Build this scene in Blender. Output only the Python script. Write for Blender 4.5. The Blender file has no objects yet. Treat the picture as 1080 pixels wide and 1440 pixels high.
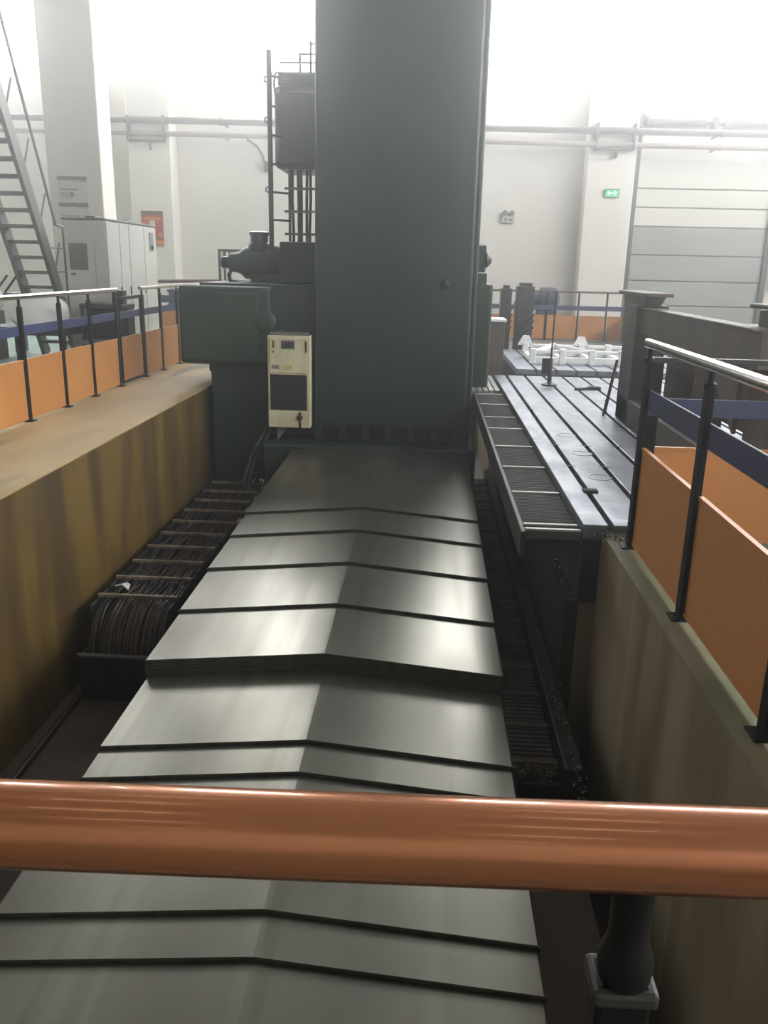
import bpy, bmesh, math, random
from mathutils import Vector, Matrix
random.seed(7)
R = math.radians
S = bpy.context.scene
COL = S.collection

# ------------------------------------------------------------------ camera
def cam_axes(yaw, pitch, roll):
    cy, sy, cp, sp = math.cos(yaw), math.sin(yaw), math.cos(pitch), math.sin(pitch)
    f = Vector((-sy*cp, cy*cp, -sp)); rt = Vector((cy, sy, 0)); up = rt.cross(f)
    c, s = math.cos(roll), math.sin(roll)
    return f, c*rt + s*up, c*up - s*rt
cd = bpy.data.cameras.new('camera'); cam = bpy.data.objects.new('camera', cd); COL.objects.link(cam)
cf, cr, cu = cam_axes(R(2.66), R(16.44), R(1.35))
cam.matrix_world = Matrix(((cr.x, cu.x, -cf.x, 0), (cr.y, cu.y, -cf.y, 0), (cr.z, cu.z, -cf.z, 1.5), (0, 0, 0, 1)))
cd.sensor_fit = 'VERTICAL'; cd.sensor_height = 36; cd.lens = 1172/1440*36
cd.clip_start = .02; cd.clip_end = 200
S.camera = cam

# ------------------------------------------------------------------ world, exposure
w = bpy.data.worlds.new('world'); S.world = w; w.use_nodes = True
w.node_tree.nodes['Background'].inputs[0].default_value = (.75, .85, 1, 1)
w.node_tree.nodes['Background'].inputs[1].default_value = .1
# thin haze added through the hall to imitate the lens-glare veil near the windows
vs_ = w.node_tree.nodes.new('ShaderNodeVolumeScatter'); vs_.inputs['Color'].default_value = (1, 1, 1, 1)
vs_.inputs['Density'].default_value = .017; vs_.inputs['Anisotropy'].default_value = .84
w.node_tree.links.new(vs_.outputs[0], w.node_tree.nodes['World Output'].inputs['Volume'])
S.view_settings.view_transform = 'Standard'; S.view_settings.look = 'None'
S.view_settings.gamma = 1; S.view_settings.use_curve_mapping = False
S.view_settings.exposure = -0.3
WINDOW_BACK, WINDOW_RIGHT = 18.0, 24.0   # radiance of the daylight coming through the windows
LAMP_POWER = 15.0        # glow of the ceiling lamps

# ------------------------------------------------------------------ materials
MATS = {}
def lin(c):
    return tuple(((x/255)/12.92 if x/255 <= .04045 else ((x/255+.055)/1.055)**2.4) for x in c)
def mat(name, rgb, rough=.5, metal=0, rgb2=None, scale=(3, 3, 3), detail=5, lo=.35, hi=.65, bump=0, bscale=None,
        emit=0, coat=0, spec=.5, rvar=0, rgb3=None, scale3=(1, 1, 1), lo3=.5, hi3=.7, alpha=1, trans=0):
    m = bpy.data.materials.new(name); m.use_nodes = True; nt = m.node_tree
    b = nt.nodes['Principled BSDF']; c = lin(rgb) + (1,)
    b.inputs['Base Color'].default_value = c
    b.inputs['Roughness'].default_value = rough; b.inputs['Metallic'].default_value = metal
    b.inputs['Specular IOR Level'].default_value = spec
    if coat: b.inputs['Coat Weight'].default_value = coat; b.inputs['Coat Roughness'].default_value = .05
    if trans: b.inputs['Transmission Weight'].default_value = trans
    if alpha < 1: b.inputs['Alpha'].default_value = alpha
    if emit:
        b.inputs['Emission Color'].default_value = c; b.inputs['Emission Strength'].default_value = emit
    geo = nt.nodes.new('ShaderNodeNewGeometry')
    def noise(sc, det):
        mp = nt.nodes.new('ShaderNodeMapping'); mp.inputs['Scale'].default_value = sc
        nt.links.new(geo.outputs['Position'], mp.inputs['Vector'])
        n = nt.nodes.new('ShaderNodeTexNoise'); n.inputs['Scale'].default_value = 1; n.inputs['Detail'].default_value = det
        nt.links.new(mp.outputs[0], n.inputs['Vector']); return n
    def ramp(n, a, z):
        r = nt.nodes.new('ShaderNodeMapRange'); r.interpolation_type = 'SMOOTHSTEP'; r.inputs[1].default_value = a; r.inputs[2].default_value = z
        nt.links.new(n.outputs['Fac'], r.inputs[0]); return r
    cur = None
    if rgb2:
        r = ramp(noise(scale, detail), lo, hi)
        mx = nt.nodes.new('ShaderNodeMix'); mx.data_type = 'RGBA'
        mx.inputs[6].default_value = c; mx.inputs[7].default_value = lin(rgb2) + (1,)
        nt.links.new(r.outputs[0], mx.inputs[0]); cur = mx.outputs[2]
        if rvar:
            rr = nt.nodes.new('ShaderNodeMapRange'); rr.inputs[3].default_value = rough; rr.inputs[4].default_value = rough + rvar
            nt.links.new(r.outputs[0], rr.inputs[0]); nt.links.new(rr.outputs[0], b.inputs['Roughness'])
    if rgb3:
        r3 = ramp(noise(scale3, 4), lo3, hi3)
        m3 = nt.nodes.new('ShaderNodeMix'); m3.data_type = 'RGBA'
        if cur: nt.links.new(cur, m3.inputs[6])
        else: m3.inputs[6].default_value = c
        m3.inputs[7].default_value = lin(rgb3) + (1,)
        nt.links.new(r3.outputs[0], m3.inputs[0]); cur = m3.outputs[2]
    if cur: nt.links.new(cur, b.inputs['Base Color'])
    if bump:
        bp = nt.nodes.new('ShaderNodeBump'); bp.inputs['Strength'].default_value = bump; bp.inputs['Distance'].default_value = .01
        n = noise(bscale or scale, 4); nt.links.new(n.outputs['Fac'], bp.inputs['Height'])
        nt.links.new(bp.outputs[0], b.inputs['Normal'])
    MATS[name] = m; return m

mat('wall_paint', (226, 222, 214), .7, rgb2=(214, 208, 198), scale=(.25, .25, .15))
mat('roof', (150, 155, 158), .8)
mat('floor_green', (120, 150, 135), .35, rgb2=(138, 160, 148), scale=(.8, .8, .8), rvar=.15)
mat('floor_grey', (96, 98, 94), .5, rgb2=(110, 108, 100), scale=(1, 1, 1))
mat('ledge', (178, 152, 108), .62, rgb2=(156, 132, 90), scale=(1.6, .7, 1), rgb3=(112, 116, 98), scale3=(2.5, .35, 1), lo3=.55, hi3=.72, bump=.15, bscale=(30, 30, 30))
mat('pit_wall_ochre', (100, 78, 29), .6, rgb2=(70, 52, 20), scale=(2, 2.6, .5), rgb3=(62, 52, 30), scale3=(1, 1.1, .35), lo3=.5, hi3=.75, bump=.2, bscale=(12, 12, 4))
mat('pit_wall_concrete', (138, 124, 100), .7, rgb2=(108, 95, 73), scale=(2, 3, .5), rgb3=(146, 134, 112), scale3=(3, 9, .4), lo3=.62, hi3=.75, bump=.25, bscale=(14, 14, 5))
mat('curb', (128, 122, 96), .7, rgb2=(104, 104, 76), scale=(4, 2, 2), bump=.4, bscale=(40, 40, 40), rgb3=(120, 116, 98), scale3=(5, 3, 3), lo3=.6, hi3=.75)
mat('pit_floor', (84, 70, 58), .6, rgb2=(66, 54, 45), scale=(3, 1, 1), bump=.3, bscale=(20, 20, 20))
mat('cover_steel', (132, 129, 119), .29, .8, rgb2=(106, 103, 95), scale=(1.7, .9, 1), detail=1, lo=.35, hi=.7, rvar=.07, rgb3=(112, 109, 99), scale3=(13, .3, 1), lo3=.42, hi3=.8)
mat('cover_edge', (78, 76, 64), .6, .4, rgb2=(58, 56, 48), scale=(20, 4, 4))
mat('green_paint', (38, 57, 46), .38, rgb2=(34, 51, 42), scale=(1.2, 1, .7))
mat('black_green', (28, 33, 30), .5, rgb2=(16, 18, 17), scale=(3, 3, 3))
mat('void', (8, 10, 9), .7)
mat('black_paint', (9, 10, 10), .5, spec=.25)
mat('orange_panel', (186, 128, 71), .42, rgb2=(176, 118, 64), scale=(1.1, 1.1, 1.3))
mat('blue_bar', (54, 64, 98), .45, rgb2=(47, 55, 86), scale=(2, 2, 2))
mat('stainless', (215, 208, 200), .2, 1)
mat('copper_rail', (164, 104, 66), .24, .65, rgb2=(154, 94, 58), scale=(2, 6, 6), detail=1, coat=.5)
mat('far_rail', (96, 66, 56), .5)
mat('grey_steel', (110, 110, 106), .5, .3)
mat('dark_steel', (58, 56, 52), .5, .3, rgb2=(44, 42, 40), scale=(6, 6, 6))
mat('table_iron', (156, 160, 168), .33, .6, rgb2=(126, 130, 138), scale=(5, 2, 2), rvar=.12, rgb3=(172, 176, 184), scale3=(2, 9, 2), lo3=.55, hi3=.75, bump=.05, bscale=(120, 120, 120))
mat('table_side', (50, 52, 54), .5, .3, rgb2=(36, 38, 40), scale=(4, 4, 4))
mat('bellows', (70, 66, 62), .55, rgb2=(50, 48, 46), scale=(8, 2, 2))
mat('bellows_bar', (170, 168, 164), .4, .4)
mat('conveyor', (112, 112, 104), .45, .3, rgb2=(86, 84, 78), scale=(8, 3, 3), rgb3=(92, 70, 58), scale3=(2, .7, 1), lo3=.5, hi3=.7)
mat('swarf', (120, 112, 98), .4, .6, rgb2=(60, 54, 44), scale=(60, 60, 60))
mat('cable', (84, 62, 50), .5, rgb2=(56, 44, 38), scale=(6, 3, 3))
mat('cable_black', (44, 46, 44), .5)
mat('cable_bar', (150, 138, 120), .45, .3, rgb2=(110, 92, 74), scale=(12, 12, 12))
mat('cream', (206, 200, 170), .5, rgb2=(188, 180, 146), scale=(6, 6, 3))
mat('grille_dark', (34, 30, 26), .6)
mat('rust', (70, 34, 22), .8)
mat('label_grey', (128, 130, 126), .4)
mat('label_yellow', (190, 182, 112), .5)
mat('screen', (70, 74, 72), .3)
mat('cab_grey', (190, 190, 183), .5, rgb2=(182, 182, 175), scale=(1, 1, 1))
mat('louver', (120, 112, 106), .5)
mat('gap', (70, 68, 64), .7)
mat('white_bag', (216, 216, 212), .6, bump=.6, bscale=(9, 9, 9))
mat('white_paint', (226, 226, 224), .45)
mat('weld_brown', (92, 80, 72), .6, rgb2=(78, 70, 64), scale=(3, 3, 3), rgb3=(104, 96, 90), scale3=(1, 1, 1))
mat('pipe_grey', (96, 88, 80), .5)
mat('pipe_pale', (150, 138, 130), .5)
mat('door_panel', (158, 160, 154), .55, rgb2=(148, 150, 144), scale=(.5, 1, .5))
mat('door_pale', (208, 204, 194), .55)
mat('door_frame', (84, 82, 78), .5)
mat('poster_red', (176, 66, 56), .5, rgb2=(196, 120, 84), scale=(3, 1, 4), lo=.4, hi=.7)
mat('poster_dark', (104, 92, 76), .5)
mat('poster_gold', (206, 140, 66), .5)
mat('notice', (206, 200, 192), .6)
mat('notice_bar', (120, 114, 108), .6)
mat('notice_ink', (150, 146, 140), .6)
mat('exit_green', (60, 176, 120), .4, emit=.5)
mat('exit_white', (190, 250, 220), .4, emit=.9)
mat('exit_case', (88, 110, 96), .5)
mat('blue_motor', (58, 78, 98), .45)
mat('window_glow', (255, 255, 255), .3, emit=4)
mat('window_frame', (190, 192, 192), .5)
mat('lamp_glow', (255, 246, 232), .3, emit=LAMP_POWER)
mat('lamp_body', (180, 180, 178), .5)
mat('rubber', (34, 32, 30), .7)

# ------------------------------------------------------------------ mesh builder
class MB:
    def __init__(s): s.v = []; s.f = []; s.sm = []
    def add(s, vs, fs, smooth=False):
        o = len(s.v); s.v += [tuple(p) for p in vs]
        for f in fs: s.f.append(tuple(i+o for i in f)); s.sm.append(smooth)
        return s
    def box(s, x0, x1, y0, y1, z0, z1):
        vs = [(x, y, z) for z in (z0, z1) for y in (y0, y1) for x in (x0, x1)]
        return s.add(vs, [(0, 2, 3, 1), (4, 5, 7, 6), (0, 1, 5, 4), (2, 6, 7, 3), (0, 4, 6, 2), (1, 3, 7, 5)])
    def bbox(s, x0, x1, y0, y1, z0, z1, b=.01):
        # box with chamfered edges
        b = min(b, (x1-x0)*.45, (y1-y0)*.45, (z1-z0)*.45)
        bm = bmesh.new(); bmesh.ops.create_cube(bm, size=1)
        for v in bm.verts: v.co = Vector(((x0+x1)/2+v.co.x*(x1-x0), (y0+y1)/2+v.co.y*(y1-y0), (z0+z1)/2+v.co.z*(z1-z0)))
        bmesh.ops.bevel(bm, geom=bm.edges[:], offset=b, segments=2, affect='EDGES', profile=.5)
        bm.verts.ensure_lookup_table(); bm.verts.index_update()
        s.add([v.co for v in bm.verts], [tuple(v.index for v in f.verts) for f in bm.faces]); bm.free(); return s
    def beam(s, a, b, wx, wz, up=(0, 0, 1)):
        a, b = Vector(a), Vector(b); d = (b-a).normalized(); u = Vector(up)
        sd = d.cross(u)
        if sd.length < 1e-4: sd = d.cross(Vector((0, 1, 0)))
        sd.normalize(); u = sd.cross(d)
        vs = [p + sd*i*wx/2 + u*j*wz/2 for p in (a, b) for i, j in ((-1, -1), (1, -1), (1, 1), (-1, 1))]
        return s.add(vs, [(0, 3, 2, 1), (4, 5, 6, 7), (0, 1, 5, 4), (1, 2, 6, 5), (2, 3, 7, 6), (3, 0, 4, 7)])
    def tube(s, pts, r, n=10, caps=True):
        pts = [Vector(p) for p in pts]; rs = r if isinstance(r, (list, tuple)) else [r]*len(pts)
        vs = []; ref = None
        for i, p in enumerate(pts):
            d = (pts[min(i+1, len(pts)-1)] - pts[max(i-1, 0)])
            if d.length < 1e-9: d = Vector((0, 0, 1))
            d.normalize()
            if ref is None:
                ref = Vector((0, 0, 1)) if abs(d.z) < .9 else Vector((1, 0, 0))
            u = (ref - d*ref.dot(d)).normalized(); w_ = d.cross(u); ref = u
            vs += [p + (u*math.cos(2*math.pi*k/n) + w_*math.sin(2*math.pi*k/n))*rs[i] for k in range(n)]
        fs = [(i*n+k, i*n+(k+1) % n, (i+1)*n+(k+1) % n, (i+1)*n+k) for i in range(len(pts)-1) for k in range(n)]
        s.add(vs, fs, True)
        if caps:
            o = len(s.v)-len(vs)
            s.f.append(tuple(o+k for k in reversed(range(n)))); s.sm.append(False)
            s.f.append(tuple(o+(len(pts)-1)*n+k for k in range(n))); s.sm.append(False)
        return s
    def cyl(s, a, b, r, n=16, r2=None): 
        return s.tube([a, b], [r, r if r2 is None else r2], n)
    def lathe(s, c, axis, prof, n=20):
        # prof: list of (radius, distance along axis)
        ax = Vector(axis).normalized(); c = Vector(c)
        e = 1e-5; pts = []; rs = []
        for i, (r, t) in enumerate(prof): pts.append(c+ax*t); rs.append(max(r, 1e-4))
        u = Vector((0, 0, 1)) if abs(ax.z) < .9 else Vector((1, 0, 0)); u = (u-ax*u.dot(ax)).normalized(); w_ = ax.cross(u)
        vs = [p+(u*math.cos(2*math.pi*k/n)+w_*math.sin(2*math.pi*k/n))*r for p, r in zip(pts, rs) for k in range(n)]
        fs = [(i*n+k, i*n+(k+1) % n, (i+1)*n+(k+1) % n, (i+1)*n+k) for i in range(len(pts)-1) for k in range(n)]
        fs += [tuple(reversed(range(n))), tuple((len(pts)-1)*n+k for k in range(n))]
        return s.add(vs, fs, True)
    def prism(s, poly, a, b, axis='y'):
        # poly in the two other axes, extruded along axis from a to b
        def P(p, t): return {'y': (p[0], t, p[1]), 'x': (t, p[0], p[1]), 'z': (p[0], p[1], t)}[axis]
        n = len(poly); vs = [P(p, a) for p in poly]+[P(p, b) for p in poly]
        return s.add(vs, [tuple(range(n)), tuple(reversed(range(n, 2*n)))]+[(i, i+n, (i+1) % n+n, (i+1) % n) for i in range(n)])
    def build(s, name, m, parent=None, bev=0, root=None):
        me = bpy.data.meshes.new(name)
        base = Vector((0, 0, 0))
        if parent is not None:
            q = parent
            while q.parent: q = q.parent
            base = q.location.copy()
        else:
            xs, ys, zs = zip(*s.v); base = Vector(((min(xs)+max(xs))/2, (min(ys)+max(ys))/2, min(zs)))
        me.from_pydata([tuple(Vector(p)-base) for p in s.v], [], s.f)
        bm = bmesh.new(); bm.from_mesh(me); bmesh.ops.recalc_face_normals(bm, faces=bm.faces[:]); bm.to_mesh(me); bm.free()
        me.polygons.foreach_set('use_smooth', s.sm)
        if any(s.sm): me.set_sharp_from_angle(angle=R(38))
        me.materials.append(MATS[m])
        o = bpy.data.objects.new(name, me); COL.objects.link(o)
        if parent is not None: o.parent = parent
        else: o.location = base
        if bev:
            md = o.modifiers.new('bevel', 'BEVEL'); md.width = bev; md.segments = 2; md.limit_method = 'ANGLE'
        return o
def thing(name, label, cat, loc, group=None):
    o = bpy.data.objects.new(name, None); COL.objects.link(o); o.location = loc; o.empty_display_size = .1
    o['label'] = label; o['category'] = cat
    if group: o['group'] = group
    return o
def tag(o, label, cat, group=None):
    o['label'] = label; o['category'] = cat
    if group: o['group'] = group
    return o
def struct(name, mb, m, label=None):
    o = mb.build(name, m); o['kind'] = 'structure'
    if label: o['label'] = label
    return o
def copy_thing(t, loc, label=None):
    c = t.copy(); COL.objects.link(c); c.location = loc
    if label: c['label'] = label
    for ch in t.children:
        d = ch.copy(); COL.objects.link(d); d.parent = c
        for g in ch.children:
            e = g.copy(); COL.objects.link(e); e.parent = d
    return c

# ------------------------------------------------------------------ the setting
XL, XR, YB, YC, ZR = -15.0, 14.0, 21.5, 4.80, 10.5     # hall sides, back wall, platform corner, roof
PL, PR, PZ, PF = -2.73, 1.08, -1.80, .30               # pit left, right, depth, front
struct('floor_left', MB().box(XL, -3.86, -12, YB, -.3, 0), 'floor_green', 'pale green painted factory floor left of the pit')
struct('floor_ledge', MB().box(-3.86, PL, PF-.02, YB, -.3, 0), 'ledge', 'tan concrete ledge between fence and pit')
struct('wall_pit_left', MB().box(-3.2, PL+.001, PF, 21, PZ, -.012), 'pit_wall_ochre', 'ochre stained wall of the machine pit')
struct('floor_platform', MB().box(PR+.61, XR, -12, YC-.02, -.3, 0), 'floor_grey', 'raised platform floor at the right of the pit')
struct('trim_curb', MB().box(PR, PR+.22, -2, YC, -.02, .004), 'curb', 'mossy concrete curb along the pit edge')
struct('wall_pit_right', MB().box(PR+.003, PR+.6, PF, YC-.002, PZ, -.02).box(PR+.61, 6, YC-.4, YC-.004, PZ, -.3), 'pit_wall_concrete', 'stained grey concrete wall of the machine pit')
struct('floor_platform_edge', MB().box(PR+.22, PR+.61, PF, YC-.004, -.02, 0), 'floor_grey')
struct('floor_front', MB().box(-3.86, PR+.22, -12, PF, -.3, 0), 'floor_grey', 'floor in front of the pit')
struct('wall_pit_front', MB().box(-3.2, PR+.2, PF-.25, PF, PZ, -.3), 'pit_wall_concrete', 'front wall of the machine pit')
struct('floor_pit', MB().box(-3.2, 6, PF-.2, 21, PZ-.2, PZ), 'pit_floor', 'dark oily floor of the machine pit')
struct('floor_back', MB().box(PL, XR, 16.2, YB, -.3, 0), 'floor_grey', 'factory floor behind the machine')
struct('floor_right', MB().box(5.2, XR, YC-.02, 16.2, -.3, 0), 'floor_grey', 'factory floor beside the slotted table')
struct('wall_table_base', MB().box(.99, 5.2, YC+.03, 16.2, PZ, -.45), 'pit_wall_concrete', 'foundation under the slotted table')
WZ0, WZ1 = 5.75, 9.4
struct('wall_back', MB().box(XL, XR, YB, YB+.3, -.3, WZ0).box(XL, XR, YB, YB+.3, WZ1, ZR), 'wall_paint', 'white painted back wall of the hall')
struct('wall_left', MB().box(XL-.3, XL, -12, YB, -.3, ZR), 'wall_paint')
struct('wall_right', MB().box(XR, XR+.3, -12, YB, -.3, WZ0).box(XR, XR+.3, -12, YB, WZ1, ZR), 'wall_paint')
struct('wall_front', MB().box(XL, XR, -12.3, -12, -.3, ZR), 'wall_paint')
struct('ceiling', MB().box(XL-.3, XR+.3, -12.3, YB+.3, ZR, ZR+.2), 'roof')
# high windows, each with its frame and its bright panes
wn = 0
def window(c0, c1, side):
    global wn; wn += 1
    def bx(mb, a0, a1, d0, d1, z0, z1):
        if side == 'back': return mb.box(a0, a1, YB+d0, YB+d1, z0, z1)
        if side == 'left': return mb.box(XL-d1, XL-d0, a0, a1, z0, z1)
        return mb.box(XR+d0, XR+d1, a0, a1, z0, z1)
    fr = MB(); t = .07
    bx(fr, c0, c1, .02, .16, WZ0, WZ0+t); bx(fr, c0, c1, .02, .16, WZ1-t, WZ1)
    n = max(2, round((c1-c0)/1.2)); st = (c1-c0)/n
    for i in range(n+1): bx(fr, c0+i*st-(.035 if i else 0), c0+i*st+(.035 if i < n else 0), .02, .16, WZ0, WZ1)
    zm = (WZ0+WZ1)/2; bx(fr, c0, c1, .03, .15, zm-.03, zm+.03)
    o = struct('window_%d' % wn if side == 'back' else 'window_right_offscreen', fr, 'window_frame', 'high bright window of the hall')
    for i in range(n):
        for a, b in ((WZ0, zm), (zm, WZ1)):
            p = MB(); bx(p, c0+i*st, c0+(i+1)*st, .08, .1, a, b); p.build('pane' if side == 'back' else 'pane_offscreen', 'window_glow', o)
def daylight(name, loc, rot, sx, sy, rad):
    l = bpy.data.lights.new(name, 'AREA'); l.shape = 'RECTANGLE'; l.size = sx; l.size_y = sy; l.energy = rad*math.pi*sx*sy
    l.color = (.97, .99, 1); o = bpy.data.objects.new(name, l); COL.objects.link(o); o.location = loc; o.rotation_euler = rot
for a, b in ((-14.6, -7.5), (-6.0, 3.4), (4.9, 13.6)):
    window(a, b, 'back'); daylight('window_daylight', ((a+b)/2, YB+.018, (WZ0+WZ1)/2), (R(-90), 0, 0), b-a, WZ1-WZ0, WINDOW_BACK)
for a, b in ((-7.5, -6.0), (3.4, 4.9), (XL, -14.6), (13.6, XR)):
    struct('wall_pier', MB().box(a, b, YB, YB+.3, WZ0, WZ1), 'wall_paint')
for sd, X0, X1 in (('right', XR, XR+.3),):
    for y in (-11.5, -5.5, .5, 6.5, 12.5): window(y, y+5, sd); daylight('window_right_offscreen', (XR+.018, y+2.5, (WZ0+WZ1)/2), (0, R(90), 0), WZ1-WZ0, 5, WINDOW_RIGHT)
    for y in (-12, -6.5, -.5, 5.5, 11.5, 17.5): struct('wall_pier', MB().box(X0, X1, y, (y+1) if y > -12 and y < 17 else (-11.5 if y < 0 else YB), WZ0, WZ1), 'wall_paint')
# pillars of the hall
struct('pillar_1', MB().bbox(-6.6, -5.66, 15, 15.6, 0, ZR, .02), 'wall_paint', 'free-standing white pillar carrying two notices')
struct('pillar_2', MB().bbox(-7.22, -6.2, 20.9, YB, 0, ZR, .02), 'wall_paint', 'white pillar against the back wall behind the cabinet')
struct('pillar_3', MB().bbox(3.55, 4.65, 21.0, YB, 0, ZR, .02), 'wall_paint', 'white pillar with the exit sign beside the roller door')
# roller door at the right of the back wall
dr = struct('door_1', MB().box(4.70, 4.82, YB-.16, YB+.01, 0, 4.55).box(7.98, 8.1, YB-.16, YB+.01, 0, 4.55), 'door_frame', 'large grey sectional door in the back wall')
zs = [(0, .72), (.72, 1.30), (1.30, 1.9), (1.9, 2.55)]
for a, b in zs: MB().bbox(4.82, 7.98, YB-.1, YB-.03, a+.008, b-.008, .02).build('door_section', 'door_panel', dr)
for a, b in ((2.55, 2.98), (2.98, 3.4), (3.4, 4.05)): MB().bbox(4.82, 7.98, YB-.09, YB-.03, a+.01, b-.01, .02).build('door_section', 'door_pale', dr)

# ceiling lamps
k = 0
for y in (-9, -5, -1, 3, 7, 11.5, 16):
    for x in (-12, -7.5, -3, 2, 6.5, 11):
        t = thing('ceiling_lamp_offscreen', 'long white strip lamp hanging under the roof', 'lamp', (x, y, 9.4), 'strip lamps under the roof')
        MB().bbox(x-.75, x+.75, y-.11, y+.11, 9.44, 9.52, .02).build('lamp_housing', 'lamp_body', t)
        MB().add([(x-.72, y-.06, 9.435), (x+.72, y-.06, 9.435), (x+.72, y+.06, 9.435), (x-.72, y+.06, 9.435)], [(0, 3, 2, 1)]).build('diffuser_offscreen', 'lamp_glow', t)
        for dx in (-.5, .5): MB().cyl((x+dx, y, 9.5), (x+dx, y, ZR), .008, 6).build('hanger', 'lamp_body', t)

# ------------------------------------------------------------------ telescopic way cover
t = thing('way_cover', 'long gabled telescopic steel cover of overlapping plates in the pit', 'machine cover', (-.52, 6, PZ))
RX, LX, EX = -.52, -1.545, .485
edges = [1.55, 2.283, 2.483, 3.319, 3.556, 4.291, 4.293, 4.295, 4.297, 4.299, 4.992, 5.733, 6.459, 7.059]
DR = .092; TH = .019
for i, y0 in enumerate(edges):
    zt = -.80 + .0199*i      # ridge height of this plate
    y1 = 9.70 if i > 4 else edges[i+1]+1.2
    if i in (0, 1, 2, 3): y1 = min(9.7, edges[min(i+2, 13)]+.6)
    w0, w1 = LX-.0022*i, EX+.0022*i
    m = MB()
    n = 6
    top = [(w0, zt-DR-.012), (w0+.01, zt-DR)] + [(RX-.02, zt-.0012), (RX, zt), (RX+.02, zt-.0012)] + [(w1-.01, zt-DR), (w1, zt-DR-.012)]
    low = [(w1, zt-DR-.16), (w1-.003, zt-DR-.16), (w1-.003, zt-DR-TH), (RX, zt-TH+.001), (w0+.003, zt-DR-TH), (w0+.003, zt-DR-.16), (w0, zt-DR-.16)]
    m.prism([(a, b) for a, b in top+low], y0, y1)
    pl = m.build('cover_plate', 'cover_steel', t)
    e = MB(); g = .004
    e.prism([(w0-.001, zt-DR-.004), (RX, zt-.004), (w1+.001, zt-DR-.004), (w1+.001, zt-DR-TH+.001), (RX, zt-TH+.002), (w0-.001, zt-DR-TH+.001)], y0-g, y0+.006)
    e.build('wiper_lip', 'cover_edge', pl)
MB().box(LX+.2, EX-.2, .6, 9.7, PZ, -1.05).build('way_bed', 'green_paint', t)

# ------------------------------------------------------------------ the machine column
t = thing('boring_mill', 'tall dark green column of a floor boring mill standing over the pit', 'machine', (-.4, 11, -1.2))
CX0, CX1, CY = -1.335, .555, 10.0
m = MB().bbox(CX0, CX1-.06, CY, 12.6, -.385, 6.4, .03).box(CX0, CX1-.06, CY+.22, 12.6, -.56, -.385).box(CX0, CX1-.06, CY, CY+.22, -.56, -.545)
px = [CX0]+[q for i in range(6) for q in (-1.225+i*.278, -1.035+i*.278)]+[CX1-.06]
for i in range(0, 14, 2): m.box(px[i], px[i+1], CY, CY+.22, -.545, -.37)
c = m.build('column', 'green_paint', t)
MB().bbox(CX1-.062, CX1, CY+.06, 12.6, -.56, 6.4, .02).build('side_way', 'green_paint', t)
for i in range(6):
    x = -1.225+i*.278
    MB().box(x-.012, x, CY-.012, CY, -.555, -.375).box(x+.19, x+.202, CY-.012, CY, -.555, -.375).box(x-.012, x+.202, CY-.012, CY, -.387, -.375).build('pocket_rim', 'green_paint', t)
for z in (2.05, 1.26, .48):
    p = MB().lathe((-.40, CY+.005, z), (0, -1, 0), [(.085, 0), (.085, .009)], 24).build('bolt_flange', 'green_paint', t)
    for k in range(6):
        a = k*math.pi/3; MB().lathe((-.40+.058*math.cos(a), CY-.008, z+.058*math.sin(a)), (0, -1, 0), [(.014, 0), (.014, .01)], 8).build('bolt', 'black_green', p)
    MB().lathe((-.40, CY-.003, z), (0, -1, 0), [(.022, 0), (.022, .006)], 10).build('bolt', 'black_green', p)
MB().lathe((.172, CY+.004, 1.31), (0, -1, 0), [(.055, 0), (.055, .02), (.04, .03)], 20).build('plug', 'black_green', t)
# saddle under the column
MB().bbox(-1.93, .62, 9.72, 12.9, -1.05, -.575, .03).build('saddle', 'green_paint', t)
MB().box(-1.5, .5, 9.705, 9.73, -.70, -.60).build('saddle_lip', 'green_paint', t)
for i in range(9): 
    x = -.62+i*.028; MB().lathe((x, 9.70, -.575), (0, 0, 1), [(.01, 0), (.01, .02)], 8).build('hose_nipple', 'black_green', t)
MB().bbox(-2.66, -1.92, 10.25, 12.7, -1.15, .22, .02).build('side_saddle', 'green_paint', t)
MB().bbox(-2.68, -1.30, 10.24, 12.7, .20, .30, .02).build('side_saddle_top', 'green_paint', t)
MB().bbox(-1.92, CX0-.002, 10.2, 12.6, -.56, 1.26, .02).build('side_wing', 'green_paint', t)
h = MB().bbox(-2.98, -1.86, 10.05, 11.6, .31, 1.235, .05).build('drive_housing', 'green_paint', t)
MB().bbox(-2.94, -2.02, 10.03, 10.06, .36, 1.16, .015).build('housing_cover', 'green_paint', h)
MB().lathe((-1.93, 10.06, .83), (0, -1, 0), [(.13, 0), (.13, .03), (.1, .05), (.05, .05)], 24).build('housing_boss', 'green_paint', h)
MB().bbox(-2.75, -1.9, 10.2, 11.4, 1.235, 1.265, .01).build('housing_lid', 'green_paint', h)
# motor on the housing
m = MB().lathe((-2.62, 11.2, 1.50), (1, 0, 0), [(.06, 0), (.11, .02), (.13, .12), (.15, .17), (.2, .22), (.215, .34), (.215, 1.0), (.2, 1.02)], 28).build('motor', 'green_paint', t)
MB().lathe((-2.21, 11.2, 1.64), (0, 0, 1), [(.17, 0), (.15, .08), (.115, .12), (.115, .2), (.13, .2), (.13, .24), (.1, .25)], 20).build('motor_flange', 'green_paint', m)
MB().lathe((-2.72, 11.2, 1.5), (1, 0, 0), [(.05, 0), (.075, .02), (.075, .12)], 16).build('motor_gland', 'green_paint', m)
MB().tube([(-2.56, 11.12, 1.42), (-2.60, 11.08, 1.34), (-2.57, 11.05, 1.27), (-2.45, 11.05, 1.245), (-2.2, 11.05, 1.25)], .022, 10).build('motor_cable', 'rubber', m)
MB().bbox(-2.3, -1.75, 11.0, 11.5, 1.24, 1.36, .02).build('motor_foot', 'green_paint', m)
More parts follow.
